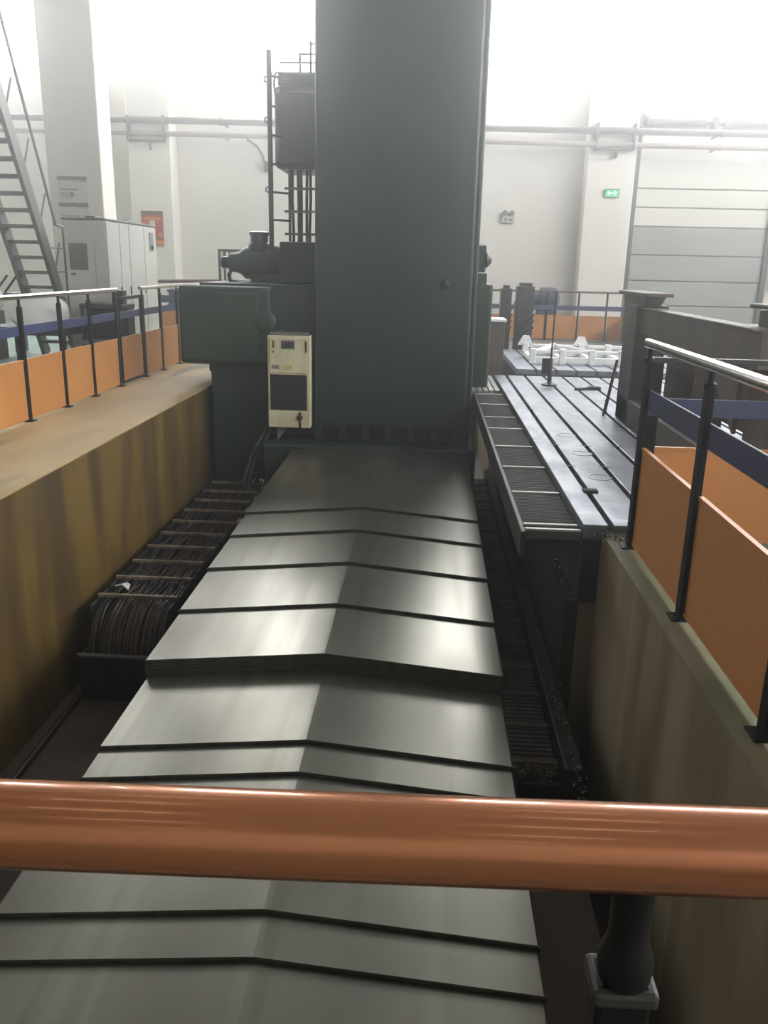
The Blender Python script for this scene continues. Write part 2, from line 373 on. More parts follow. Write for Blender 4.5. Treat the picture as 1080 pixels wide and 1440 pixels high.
MB().bbox(-1.85, CX0-.002, 10.6, 11.6, 1.26, 1.76, .02).build('gearbox', 'green_paint', t)
# electrical box and cables beside the column
MB().bbox(-2.02, CX0-.002, 11.3, 12.2, 2.66, 3.62, .06).build('electric_box', 'green_paint', t)
MB().bbox(-1.98, CX0-.002, 11.35, 12.15, 3.62, 3.78, .03).build('box_lid', 'green_paint', t)
MB().box(-2.0, CX0-.002, 11.27, 11.3, 3.52, 3.56).build('box_rail', 'grey_steel', t)
MB().tube([(-1.98+.06*0, 11.25, 3.4)]+[(-1.96+.045*math.sin(a), 11.25, 3.62+.14*math.cos(a)) for a in [math.pi*1.2-i*math.pi*.24 for i in range(11)]], .012, 8).build('hose_loop', 'rubber', t)
for i, x in enumerate((-1.86, -1.82, -1.75, -1.71, -1.63, -1.59, -1.50, -1.45)):
    MB().tube([(x, 11.5+.02*(i % 2), 1.5), (x+.01*math.sin(i), 11.5, 1.9), (x-.008*math.sin(i*2), 11.5, 2.3), (x, 11.5, 2.68)], .019, 8).build('riser_cable', 'cable_black', t)
for z in (1.62, 1.86, 2.14, 2.42, 1.30): MB().box(-1.92, CX0-.002, 11.44, 11.47, z, z+.03).build('cable_clamp', 'grey_steel', t)
MB().tube([(-1.90, 10.15, -.35), (-1.97, 10.05, -.5), (-2.1, 9.9, -.75), (-2.13, 9.7, -.95), (-2.15, 9.5, -1.05)], .022, 8).build('drop_cable', 'cable_black', t)
MB().tube([(-1.86, 10.15, -.35), (-1.93, 10.03, -.55), (-2.05, 9.85, -.8), (-2.08, 9.6, -1.0), (-2.08, 9.4, -1.06)], .018, 8).build('drop_cable', 'cable_black', t)
# right side of the column
hs = MB().bbox(.56, .80, 10.9, 11.9, -.1, 1.31, .03).build('right_housing', 'green_paint', t)
MB().bbox(.58, .72, 10.95, 11.05, 1.30, 1.44, .01).build('lug', 'green_paint', hs)
MB().bbox(.555, .70, 11.0, 11.3, 1.45, 1.78, .02).build('junction_box', 'green_paint', t)
MB().lathe((.69, 11.05, 1.60), (1, 0, 0), [(.08, 0), (.1, .02), (.06, .06), (.03, .08)], 14).build('connector', 'black_green', t)

# access ladder beside the column
t = thing('access_ladder', 'tall steel access ladder beside the green column', 'ladder', (-1.9, 11.1, 1.27))
for x, z1 in ((-2.03, 3.96), (-1.78, 4.1), (-1.64, 4.25)):
    if x == -2.03: MB().bbox(x-.028, x+.028, 11.05, 11.10, 1.27, z1, .008).build('side_rail', 'black_green', t)
    else: MB().bbox(x-.015, x+.015, 11.9, 11.94, 3.7, z1, .005).build('side_rail', 'black_green', t)
for i in range(7):
    z = 1.70+i*.33
    MB().cyl((-2.03, 11.075, z), (-1.92 if 2.6 < z < 3.65 else -1.82, 11.3, z), .014, 8).build('rung', 'black_green', t)
for z, xa in ((3.88, -2.05), (4.0, -2.05), (4.1, -1.80), (4.22, -1.66)): MB().cyl((xa, 11.92, z), (-1.42, 11.92, z), .012, 8).build('rung', 'black_green', t)
for z in (2.35, 3.15, 3.6): MB().tube([(-2.06, 11.06, z), (-2.09, 11.06, z+.02), (-2.09, 11.06, z+.05), (-2.06, 11.06, z+.07)], .009, 6).build('hook', 'black_green', t)

# cooling unit
t = thing('cooling_unit', 'cream cabinet cooling unit with dark grille hung on the green column', 'cooling unit', (-1.63, 9.9, -.40))
X0, X1, Yc = -1.885, -1.375, 9.9
MB().bbox(X0, X1, Yc, 10.2, -.405, .69, .012).build('body', 'cream', t)
MB().box(X0+.03, X1-.04, Yc-.004, Yc+.02, -.19, .235).build('grille', 'grille_dark', t)
for i in range(14): MB().box(X0+.035, X1-.045, Yc-.007, Yc-.003, -.18+i*.03, -.172+i*.03).build('grille_slat', 'rubber', t)
MB().bbox(X0+.03, X1-.04, Yc-.012, Yc, .255, .665, .006).build('front_panel', 'cream', t)
d = MB().bbox(X0+.17, X0+.33, Yc-.02, Yc-.01, .535, .64, .008).build('display', 'label_grey', t)
MB().box(X0+.18, X0+.32, Yc-.023, Yc-.019, .55, .625).build('display_window', 'screen', d)
for a, b, z in ((.24, .275, .61), (.235, .275, .585), (.24, .27, .56)): MB().box(X0+a, X0+b, Yc-.026, Yc-.022, z-.006, z+.006).build('digit', 'void', d)
MB().box(X0+.05, X0+.14, Yc-.014, Yc-.011, .30, .35).build('label_plate', 'label_grey', t)
MB().box(X0+.20, X0+.30, Yc-.014, Yc-.011, .295, .35).build('label_plate', 'label_yellow', t)
MB().bbox(X0+.004, X1-.004, Yc-.014, Yc, -.40, -.212, .005).build('lower_panel', 'cream', t)
MB().lathe((X0+.385, Yc-.012, -.275), (0, -1, 0), [(.036, 0), (.036, .02), (.02, .03)], 14).box(X0+.37, X0+.40, Yc-.018, Yc+.002, -.4, -.21).build('drain', 'rust', t)
for x, z0, z1 in ((X0+.065, .55, .63), (X0+.06, .49, .51), (X1-.06, .5, .63)): MB().box(x, x+.02, Yc-.016, Yc-.011, z0, z1).build('scratch', 'rust', t)
MB().bbox(X0+.02, X1-.02, Yc+.03, 10.2, .69, .72, .01).build('top_lid', 'grey_steel', t)
MB().prism([(X0+.09, -.41), (X0+.22, -.41), (X0+.09, -.58)], 10.0, 10.2).build('bracket', 'label_grey', t)

# ------------------------------------------------------------------ cable carrier at the left of the pit
t = thing('cable_carrier', 'open cable drag chain full of brown cables beside the pit wall', 'cable carrier', (-2.25, 7.8, PZ))
CXA, CXB, CZ = -2.57, -1.94, -1.10
for k in range(27):
    x = CXA+.035+k*(CXB-CXA-.07)/26
    j = random.uniform(-.01, .01); dz = random.uniform(-.035, .012); pts = []
    yb = 6.10+random.uniform(-.03, .03); rad = .30+random.uniform(-.03, .02)
    pts.append((x, yb+.3, CZ-2*rad-.06))
    for i in range(9):
        a = -math.pi/2+i*math.pi/8
        pts.append((x+j*i/8, yb-rad*math.cos(a)*1.1, CZ-.04+dz-rad+rad*math.sin(a)))
    y = yb+.2
    while y < 10.1:
        pts.append((x+random.uniform(-.016, .016), y, CZ-.04+dz+random.uniform(-.022, .02))); y += .205
    MB().tube(pts, random.uniform(.010, .0145), 7).build('cable', random.choice(('cable', 'cable', 'cable', 'cable_black')), t)
for k in range(10):
    y = 6.14+k*.409
    b = MB().bbox(CXA-.01, CXB+.01, y-.018, y+.018, CZ-.012, CZ+.016, .004).build('cross_bar', 'cable_bar', t)
    for x in (CXB-.06, CXB-.09): MB().lathe((x, y, CZ+.012), (0, 0, 1), [(.007, 0), (.007, .008)], 6).build('bolt', 'dark_steel', b)
    for x in (CXA, CXB): MB().bbox(x-.012, x+.012, y-.19, y+.19, CZ-.19, CZ-.012, .01).build('side_link', 'black_green', t)
for x in (CXA-.02, CXB+.02): MB().bbox(x-.012, x+.012, 5.72, 10.1, PZ, CZ-.34, .006).build('trough_side', 'black_green', t)
MB().bbox(CXA-.02, CXB+.02, 5.70, 5.73, PZ, -1.42, .006).build('trough_end', 'black_green', t)
MB().box(CXA-.03, CXB+.03, 5.69, 5.735, -1.43, -1.415).build('trough_rim', 'grey_steel', t)
for k in range(40):   # tangled cable ends at the far end
    x = random.uniform(CXA+.05, CXB-.05); y = random.uniform(9.95, 10.2)
    p = [(x, y, CZ-.08)]; 
    for i in range(4): p.append((p[-1][0]+random.uniform(-.07, .07), p[-1][1]+random.uniform(-.03, .03), p[-1][2]+random.uniform(.01, .07)))
    MB().tube(p, .009, 6).build('cable_tail', 'cable_black', t)
tag(MB().add([(-2.50, 6.30, -1.075), (-2.42, 6.36, -1.07), (-2.37, 6.30, -1.06), (-2.36, 6.22, -1.078), (-2.40, 6.25, -1.062), (-2.44, 6.29, -1.06), (-2.50, 6.30, -1.085), (-2.42, 6.36, -1.08), (-2.37, 6.30, -1.07), (-2.36, 6.22, -1.088), (-2.40, 6.25, -1.072), (-2.44, 6.29, -1.07)],
     [(0, 1, 2, 5), (5, 2, 3, 4), (6, 11, 8, 7), (11, 10, 9, 8), (0, 6, 7, 1), (1, 7, 8, 2), (2, 8, 9, 3), (3, 9, 10, 4), (4, 10, 11, 5), (5, 11, 6, 0)]).build('paper_scrap', 'white_paint'), 'crumpled white scrap lying on the brown cables', 'scrap')
t = thing('sheet_bracket', 'small rusty sheet brackets between cable chain and way cover', 'bracket', (-1.85, 8.6, PZ))
for y in (7.9, 8.3, 8.75, 9.25): MB().bbox(-1.86, -1.66, y, y+.16, -1.03, -1.0, .005).box(-1.80, -1.77, y+.05, y+.1, PZ, -1.03).build('bracket_plate', 'cable_bar', t)
MB().tube([(-2.70, 4.0, PZ+.02), (-2.62, 5.5, PZ+.02), (-2.6, 7, PZ+.02)], .018, 8)
tag(MB().tube([(-2.60, .6, PZ+.022), (-2.58, 3.5, PZ+.022), (-2.61, 5.5, PZ+.022), (-2.62, 7, PZ+.022)], .022, 8).build('floor_pipe', 'dark_steel'), 'thin dark pipe lying along the foot of the ochre wall', 'pipe')

# ------------------------------------------------------------------ swarf conveyor at the right of the way cover
t = thing('swarf_conveyor', 'dark ribbed swarf conveyor running beside the way cover', 'conveyor', (.7, 6.5, PZ))
vz = -1.12
MB().box(.54, .80, 3.9, 10.6, PZ, vz-.02).build('conveyor_trough', 'black_green', t)
m = MB(); y = 4.02
while y < 10.5:
    m.box(.545, .795, y, y+.022, vz-.02, vz+.004); y += .045
m.build('rib_mat', 'conveyor', t)['kind'] = 'stuff'
for i in range(17):
    y = 4.05+i*.385; MB().bbox(.535, .805, y, y+.045, vz-.005, vz+.022, .006).build('slat', 'conveyor', t)
g = MB().bbox(.80, .90, 3.85, 6.6, PZ, vz+.12, .01).build('guard', 'dark_steel', t)
MB().bbox(.80, .88, 6.62, 10.6, PZ, vz+.12, .01).build('guard', 'dark_steel', t)
MB().bbox(.795, .91, 6.5, 6.72, vz+.1, vz+.14, .008).build('guard_joint', 'dark_steel', t)
MB().box(.52, .84, 1.6, 3.95, PZ, vz-.14).build('trough_end', 'pit_floor', t)
# swarf
def swarf(name, label, pts, n):
    m = MB()
    for _ in range(n):
        cx, cy, cz, sx, sy = random.choice(pts)
        p = Vector((cx+random.gauss(0, sx), cy+random.gauss(0, sy), cz+random.uniform(0, .012)))
        a = random.uniform(0, 6.28); l = random.uniform(.006, .02); d = Vector((math.cos(a), math.sin(a), random.uniform(-.3, .6)))*l
        q = Vector((-math.sin(a), math.cos(a), random.uniform(0, .5)))*l*.4
        m.add([p, p+d, p+d+q, p+q+Vector((0, 0, .004))], [(0, 1, 2, 3)])
    o = m.build(name, 'swarf'); o['kind'] = 'stuff'; o['label'] = label; o['category'] = 'swarf'
swarf('swarf_pile', 'glittering metal swarf scattered at the conveyor end', [(.62, 4.0, vz, .08, .06), (.80, 4.03, vz, .05, .05), (.86, 4.4, vz+.12, .02, .5), (.86, 6.0, vz+.12, .02, .8), (.72, 3.99, vz, .08, .03)], 1600)

# ------------------------------------------------------------------ bellows cover between column and table
t = thing('bellows_cover', 'grey ribbed bellows cover hanging beside the slotted table', 'bellows', (.79, 7.7, -.4))
m = MB(); y = 4.78
while y < 10.55:
    m.prism([(y, -.045), (y+.012, 0), (y+.02, 0), (y+.034, -.045)], .63, .955, 'x'); y += .036
m.build('fold_strip', 'bellows', t)['kind'] = 'stuff'
for y in (4.80, 4.90, 5.66, 6.43, 7.22, 8.06, 8.70, 9.55, 10.35): MB().bbox(.626, .958, y, y+.028, -.02, .012, .004).build('stay_bar', 'bellows_bar', t)
MB().box(.632, .955, 4.79, 10.55, -.07, -.045).build('backing', 'black_green', t)
MB().bbox(.60, .632, 4.78, 10.6, -.17, -.002, .006).build('side_rail', 'dark_steel', t)
MB().box(.91, .985, 4.85, 10.6, -1.79, -.46).build('support_wall', 'green_paint', t)
for i in range(5): MB().bbox(.58+i*.075, .64+i*.075, 10.65, 12.2, -.06, .02, .006).build('end_strip', 'bellows_bar', t)

# ------------------------------------------------------------------ slotted tables
def table(name, label, x0, x1, y0, y1, z, slots, depth, slot_w=.036):
    t = thing(name, label, 'machine table', ((x0+x1)/2, (y0+y1)/2, -.45))
    MB().bbox(x0, x1, y0, y1, -.45, z-depth, .01).build('table_body', 'table_side', t)
    xs = [x0]+[s for q in slots for s in (q-slot_w/2, q+slot_w/2)]+[x1]
    for i in range(0, len(xs), 2):
        if xs[i+1]-xs[i] < .01: continue
        MB().bbox(xs[i], xs[i+1], y0, y1, z-depth-.001, z, .006).build('table_strip', 'table_iron', t)
    return t
sl = [1.135+.265*i for i in range(12)]
t1 = table('slotted_table', 'long grey cast iron slotted table right of the bellows', .968, 4.35, 4.80, 12.0, .05, sl, .09)
for y in (6.35, 7.15, 9.0):
    for s_ in sl[:4]: MB().bbox(s_-.05, s_+.05, y-.012, y+.012, .03, .0515, .004).build('slot_joint', 'table_side', t1)
for x, y in ((1.30, 7.61), (1.31, 6.82), (1.30, 6.0)):
    MB().lathe((x, y, .0495), (0, 0, 1), [(.085, 0), (.085, .0035), (.08, .004), (.078, .0015), (.004, .0015)], 32).build('hole_cap', 'table_iron', t1)
tag(MB().bbox(1.10, 1.20, 5.55, 5.62, .05, .065, .004).build('clamp_shoe', 'rubber'), 'small black clamp in the nearest slot of the iron table', 'clamp')
table('slotted_table', 'second slotted table standing beyond the gap, under white frames', 1.36, 5.0, 12.75, 15.9, .06, [1.65+.30*i for i in range(11)], .08)
swarf('swarf_ledge', 'line of swarf on the dark ledge under the bellows end', [(.95, 5.0+.2*i, -.458, .02, .12) for i in range(10)], 900)
swarf('swarf_dust', 'grey swarf lying on the concrete corner under the table end', [(1.16, 4.70, .006, .05, .05), (1.1, 4.74, .006, .03, .03)], 400)

# test rod on the table
t = thing('test_rod', 'thin upright rod on a round magnetic foot on the slotted table', 'measuring stand', (1.61, 11.03, .05))
MB().lathe((1.61, 11.03, .05), (0, 0, 1), [(.10, 0), (.10, .02), (.05, .035), (.028, .05), (.026, .34), (.014, .36)], 18).build('foot', 'dark_steel', t)
MB().cyl((1.61, 11.03, .38), (1.615, 11.03, 1.24), .011, 8).build('rod', 'dark_steel', t)
MB().bbox(1.50, 1.595, 11.0, 11.06, .20, .40, .008).build('clamp_block', 'rubber', t)
t = thing('table_tool', 'black hand tool lying across a slot of the table', 'tool', (2.05, 10.7, .05))
MB().beam((1.88, 10.62, .065), (2.16, 10.78, .065), .03, .03).build('tool_shaft', 'rubber', t)
MB().bbox(2.06, 2.22, 10.70, 10.80, .05, .09, .01).build('tool_head', 'rubber', t)

# white welded frames on the far table
def white_frame(x0, x1, y0, y1, z, label):
    t = thing('white_frame', label, 'frame', ((x0+x1)/2, (y0+y1)/2, z), 'white frames on the far table')
    for y in (y0, y1):
        MB().bbox(x0, x1, y-.04, y+.04, z+.02, z+.11, .01).build('long_beam', 'white_paint', t)
        MB().bbox(x0, x1, y-.03, y+.03, z+.17, z+.22, .01).build('upper_beam', 'white_paint', t)
    n = 4
    for i in range(n+1):
        x = x0+(x1-x0)*i/n
        MB().bbox(x-.035, x+.035, y0, y1, z+.03, z+.10, .01).build('cross_beam', 'white_paint', t)
        for y in (y0, y1): MB().bbox(x-.05, x+.05, y-.05, y+.05, z, z+.24, .01).build('socket', 'white_paint', t)
    for i in (0, 2, n):
        x = x0+(x1-x0)*i/n
        MB().prism([(x-.13, z+.2), (x+.13, z+.2), (x+.05, z+.36), (x-.05, z+.36)], y1-.03, y1+.03).build('lifting_ear', 'white_paint', t)
    MB().beam((x0+.05, y0, z+.2), (x0+(x1-x0)/n, y1, z+.2), .05, .05).build('brace', 'white_paint', t)
    MB().beam((x0+(x1-x0)/n*2, y0, z+.2), (x0+(x1-x0)/n*1.1, y1, z+.2), .05, .05).build('brace', 'white_paint', t)
white_frame(1.68, 3.55, 13.55, 14.6, .06, 'white welded frame with lifting ears on the far slotted table')

# ------------------------------------------------------------------ brown welded steel frame on the table
t = thing('steel_weldment', 'heavy brown welded steel frame standing on the slotted table', 'weldment', (2.2, 7, .05))
MB().bbox(1.98, 2.28, 8.25, 8.75, .05, 1.20, .015).build('upright', 'weld_brown', t)
MB().bbox(1.95, 2.20, 7.85, 9.0, 1.285, 1.32, .01).build('cap_plate', 'weld_brown', t)
MB().prism([(8.15, 1.18), (8.85, 1.18), (8.9, 1.29), (7.95, 1.29)], 1.99, 2.16, 'x').build('cap_block', 'weld_brown', t)
MB().bbox(2.03, 2.13, 5.3, 8.3, .93, 1.165, .012).build('beam', 'weld_brown', t)
MB().bbox(2.01, 2.15, 5.3, 8.28, 1.16, 1.18, .006).build('beam_flange', 'weld_brown', t)
MB().bbox(2.16, 2.5, 5.30, 5.72, .05, 1.28, .015).build('upright', 'weld_brown', t)
MB().bbox(2.12, 2.5, 5.2, 5.8, 1.29, 1.32, .01).build('cap_plate', 'weld_brown', t)
MB().bbox(1.98, 2.34, 5.4, 8.75, .05, .30, .015).build('base_beam', 'weld_brown', t)
for y, d in ((8.25, -1), (5.75, 1)):
    MB().prism([(y, .93), (y+d*.75, .93), (y, .45)], 2.10, 2.13, 'x').build('gusset', 'weld_brown', t)
for y in (6.6, 7.4):
    MB().bbox(2.08, 2.32, y-.02, y+.02, .3, .93, .005).build('rib', 'weld_brown', t)
MB().bbox(2.5, 3.4, 6.2, 8.2, .3, .75, .02).build('inner_box', 'weld_brown', t)
MB().prism([(7.0, .93), (7.9, .93), (7.2, .62)], 2.36, 2.39, 'x').build('gusset', 'weld_brown', t)
MB().bbox(2.4, 3.6, 7.9, 8.3, .85, 1.05, .012).build('cross_beam', 'weld_brown', t)
MB().bbox(2.5, 3.8, 5.35, 5.65, .8, 1.05, .012).build('cross_beam', 'weld_brown', t)
MB().bbox(3.5, 3.6, 5.3, 8.4, .05, .55, .012).build('side_wall', 'weld_brown', t)
MB().prism([(2.2, .62), (2.62, .62), (2.42, 1.0), (2.24, 1.0)], 7.78, 7.82).build('end_plate', 'weld_brown', t)
MB().beam((2.3, 7.3, .62), (2.62, 6.9, .98), .5, .02, up=(0, 1, 1)).build('slant_plate', 'weld_brown', t)
MB().beam((2.35, 6.5, .95), (2.75, 6.3, .70), .45, .02, up=(0, .3, 1)).build('slant_plate', 'weld_brown', t)
t = thing('folding_stand', 'thin black folding trestle leaning beside the brown frame', 'trestle', (1.9, 8.7, .05))
MB().beam((1.86, 8.75, .05), (1.97, 8.85, .62), .018, .018).build('leg', 'rubber', t)
MB().beam((1.92, 8.95, .05), (1.97, 8.85, .62), .018, .018).build('leg', 'rubber', t)
MB().beam((1.885, 8.83, .2), (1.93, 8.88, .2), .012, .012).build('spreader', 'rubber', t)

# ------------------------------------------------------------------ fences
def post(t, p, d, h=1.05, pin=True, w=.065, bar=True, m='black_paint', zt=1.14):
    # a post of two flat bars with a pin carrying the hand rail; d is the run direction
    p = Vector(p); d = Vector(d); q = Vector((-d.y, d.x, 0))
    mb = MB().beam(p+Vector((0, 0, .0)), p+Vector((0, 0, h)), w, .03, up=tuple(q))
    o = mb.build('post', m, t, bev=.004)
    if pin:
        MB().lathe(p+Vector((0, 0, h-.01)), (0, 0, 1), [(.026, 0), (.026, .02), (.014, .03), (.014, zt-h-.0)], 10).build('rail_pin', m, o)
    MB().bbox(p.x-.05, p.x+.05, p.y-.05, p.y+.05, p.z, p.z+.012, .003).build('base_plate', m, o)
    return o
def hbar(t, a, b, z0, z1, th, m, name): 
    a, b = Vector(a), Vector(b); zc = (z0+z1)/2
    return MB().beam((a.x, a.y, zc), (b.x, b.y, zc), th, z1-z0).build(name, m, t, bev=.003)
def panel(t, a, b, z0=.02, z1=.575, m='orange_panel'):
    a, b = Vector(a), Vector(b); d = (b-a).normalized(); a = a+d*.03; b = b-d*.03; zc = (z0+z1)/2
    o = MB().beam((a.x, a.y, zc), (b.x, b.y, zc), .012, z1-z0).build('panel', m, t)
    MB().beam((a.x, a.y, z1), (b.x, b.y, z1), .022, .016).build('panel_edge', 'orange_panel', o)
    MB().beam((a.x, a.y, z0+.01), (b.x, b.y, z0+.01), .02, .014).build('panel_foot', 'orange_panel', o)
    return o
FX = -3.77
t = thing('safety_fence', 'long orange panel fence with steel handrail on the tan ledge', 'fence', (FX, 7, 0))
ys = [3.74+.79*i for i in range(5)]+[7.71, 8.56, 9.33, 10.16]
for y in ys: post(t, (FX, y, 0), (0, 1, 0))
for a, b in zip(ys, ys[1:]): panel(t, (FX, a, 0), (FX, b, 0))
hbar(t, (FX-.012, ys[0], 0), (FX-.012, 10.16, 0), .80, .89, .012, 'blue_bar', 'blue_rail')
MB().tube([(FX, ys[0]-.2, 1.152), (FX, 10.20, 1.152)], .026, 16).build('handrail', 'stainless', t)
t = thing('fence_gate', 'narrow orange gate panel with dark top bar in the ledge fence', 'gate', (FX, 10.6, 0))
for y in (10.24, 11.05): MB().beam((FX, y, .03), (FX, y, 1.06), .03, .03).build('gate_post', 'black_paint', t)
hbar(t, (FX, 10.24, 0), (FX, 11.05, 0), 1.03, 1.07, .04, 'black_paint', 'top_bar')
hbar(t, (FX-.012, 10.24, 0), (FX-.012, 11.05, 0), .80, .89, .012, 'blue_bar', 'blue_rail')
hbar(t, (FX, 10.24, 0), (FX, 11.05, 0), .02, .05, .03, 'black_paint', 'bottom_bar')
panel(t, (FX, 10.24, 0), (FX, 11.05, 0), .05)
t = thing('safety_fence', 'short orange fence between the gate and the green drive housing', 'fence', (FX, 12, 0))
ys = [11.12, 11.87, 12.68, 13.5, 14.3]
for y in ys: post(t, (FX, y, 0), (0, 1, 0))
for a, b in zip(ys, ys[1:]): panel(t, (FX, a, 0), (FX, b, 0))
hbar(t, (FX-.012, ys[0], 0), (FX-.012, ys[-1], 0), .80, .89, .012, 'blue_bar', 'blue_rail')
MB().tube([(FX, 11.05, 1.152), (FX, 14.35, 1.152)], .026, 16).build('handrail', 'stainless', t)
# right fence along the curb and its return
GX = 1.185
t = thing('safety_fence', 'orange panel fence with steel handrail on the mossy curb', 'fence', (GX, 3, 0))
ys = [4.55, 3.55, 2.56, 1.57, .75]
for y in ys: post(t, (GX, y, 0), (0, 1, 0), zt=1.12)
for a, b in zip(ys[1:], ys): panel(t, (GX+.012, a, 0), (GX+.012, b, 0), .025, .575)
hbar(t, (GX+.012, .75, 0), (GX+.012, 4.55, 0), .79, .90, .012, 'blue_bar', 'blue_rail')
MB().tube([(GX, .6, 1.135), (GX, 4.62, 1.135)], .026, 20).build('handrail', 'stainless', t)
t = thing('safety_fence', 'orange fence closing the platform in front of the brown frame', 'fence', (2.8, 4.64, 0))
xs = [1.25, 2.25, 3.25, 4.25]
for x in xs: post(t, (x, 4.64, 0), (1, 0, 0), pin=False, w=.07)
for a, b in zip(xs, xs[1:]): panel(t, (a, 4.64, 0), (b, 4.64, 0), .025, .56)
hbar(t, (1.22, 4.63, 0), (4.28, 4.63, 0), .74, .84, .012, 'blue_bar', 'blue_rail')
hbar(t, (1.22, 4.64, 0), (4.28, 4.64, 0), 1.03, 1.06, .04, 'dark_steel', 'top_bar')
# front rail right before the viewer
t = thing('front_railing', 'thick orange brown handrail crossing in front of the pit', 'railing', (0, .5, 0))
MB().tube([(-2.6, .430, 1.12), (1.25, .519, 1.12)], .0297, 48).build('handrail', 'copper_rail', t)
for x in (-1.35, -.55, .160, .95):
    y = .4945+x*.0231
    o = MB().bbox(x-.02, x+.02, y-.012, y+.02, 0, 1.005, .004).build('post', 'black_paint', t)
    MB().lathe((x, y, 1.0), (0, 0, 1), [(.012, 0), (.019, .008), (.0205, .022), (.016, .036), (.0145, .045), (.0145, .1)], 18).build('rail_pin', 'black_paint', o)
    MB().bbox(x-.024, x+.024, y-.016, y+.024, .99, 1.004, .004).build('post_cap', 'dark_steel', o)
    MB().bbox(x-.05, x+.05, y-.05, y+.05, 0, .012, .003).build('base_plate', 'black_paint', o)
hbar(t, (-2.5, .425, 0), (1.2, .51, 0), .80, .89, .012, 'blue_bar', 'blue_rail')
for a, b in ((-1.35, -.55), (-.55, .160), (.160, .95)): panel(t, (a, .4945+a*.0231, 0), (b, .4945+b*.0231, 0))
struct('trim_front_edge', MB().box(-3.0, 1.3, PF-.02, .60, -.3, 0), 'curb', 'concrete edge under the front railing')
# far fences
t = thing('safety_fence', 'orange fence with blue bar far behind the second table', 'fence', (2.9, 19.2, 0))
xs = [.9, 1.75, 2.61, 3.31, 3.93, 4.33]
for x in xs: post(t, (x, 19.2, 0), (1, 0, 0), h=1.03, pin=False, w=.04)
for a, b in zip(xs, xs[1:]): panel(t, (a, 19.2, 0), (b, 19.2, 0), .02, .53)
hbar(t, (.9, 19.19, 0), (4.33, 19.19, 0), .65, .75, .012, 'blue_bar', 'blue_rail')
MB().tube([(.8, 19.2, 1.045), (4.35, 19.2, 1.045)], .022, 10).build('handrail', 'far_rail', t)
t = thing('safety_fence', 'side return of the far orange fence with slim posts', 'fence', (4.35, 18, 0))
ys = [19.1, 18.0, 16.9]
for y in ys: post(t, (4.36, y, 0), (0, 1, 0), h=1.03, pin=False, w=.04)
for a, b in zip(ys[1:], ys): panel(t, (4.36, a, 0), (4.36, b, 0), .02, .53)
MB().tube([(4.36, 19.1, 1.045), (4.36, 16.8, 1.045)], .022, 10).build('handrail', 'far_rail', t)
t = thing('safety_fence', 'far fence with reddish rail between grey cabinet and green motor', 'fence', (-4.6, 17, 0))
xs = [-5.5, -4.9, -4.3, -3.7, -3.1]
for x in xs: post(t, (x, 17, 0), (1, 0, 0), h=1.02, pin=False, w=.05)
for a, b in zip(xs, xs[1:]): panel(t, (a, 17, 0), (b, 17, 0), .02, .55)
hbar(t, (-5.5, 16.98, 0), (-3.1, 16.98, 0), .70, .84, .012, 'blue_bar', 'blue_rail')
MB().tube([(-5.6, 17, 1.10), (-4.3, 17, 1.14), (-2.6, 17, 1.14)], .035, 10).build('handrail', 'far_rail', t)

# ------------------------------------------------------------------ left background: cabinet, stair, bundles
t = thing('electrical_cabinet', 'tall pale grey electrical cabinet row with louvered end panel', 'cabinet', (-4.8, 13.1, 0))
MB().bbox(-5.12, -4.54, 12.0, 14.2, .08, 2.02, .01).build('body', 'cab_grey', t)
MB().bbox(-5.10, -4.56, 12.02, 14.18, 0, .08, .004).build('plinth', 'dark_steel', t)
MB().bbox(-5.14, -4.52, 11.98, 14.22, 2.02, 2.05, .008).build('top_edge', 'grey_steel', t)
MB().bbox(-5.11, -4.70, 11.985, 12.0, .1, 1.72, .004).build('end_door', 'cab_grey', t)
MB().bbox(-4.69, -4.56, 11.985, 12.0, .1, 1.72, .004).build('end_strip', 'cab_grey', t)
lv = MB().box(-5.06, -4.80, 11.978, 11.99, 1.35, 1.71).build('louver', 'louver', t)
for i in range(10): MB().box(-5.05+i*.0255, -5.04+i*.0255, 11.970, 11.98, 1.37, 1.69).build('louver_slat', 'louver', lv)
MB().bbox(-5.05, -4.99, 11.965, 11.985, 1.28, 1.31, .004).build('handle', 'gap', t)
for i, (a, b) in enumerate(((12.02, 12.50), (12.52, 12.90), (12.92, 13.58), (13.60, 14.18))):
    d = MB().bbox(-4.54, -4.518, a, b, .10, 2.0, .005).build('door', 'cab_grey', t)
    MB().bbox(-4.52, -4.50, b-.05, b-.03, 1.0, 1.12, .004).build('door_handle', 'gap', d)
MB().bbox(-4.521, -4.505, 13.85, 14.02, 1.65, 1.93, .004).build('control_plate', 'label_grey', t)
MB().lathe((-4.505, 13.93, 1.7), (1, 0, 0), [(.03, 0), (.03, .02)], 10).build('switch_knob', 'rubber', t)
MB().bbox(-4.85, -4.70, 12.1, 12.5, 2.05, 2.08, .008).build('lifting_strip', 'grey_steel', t)
MB().bbox(-4.75, -4.60, 13.1, 13.6, 2.05, 2.08, .008).build('lifting_strip', 'grey_steel', t)

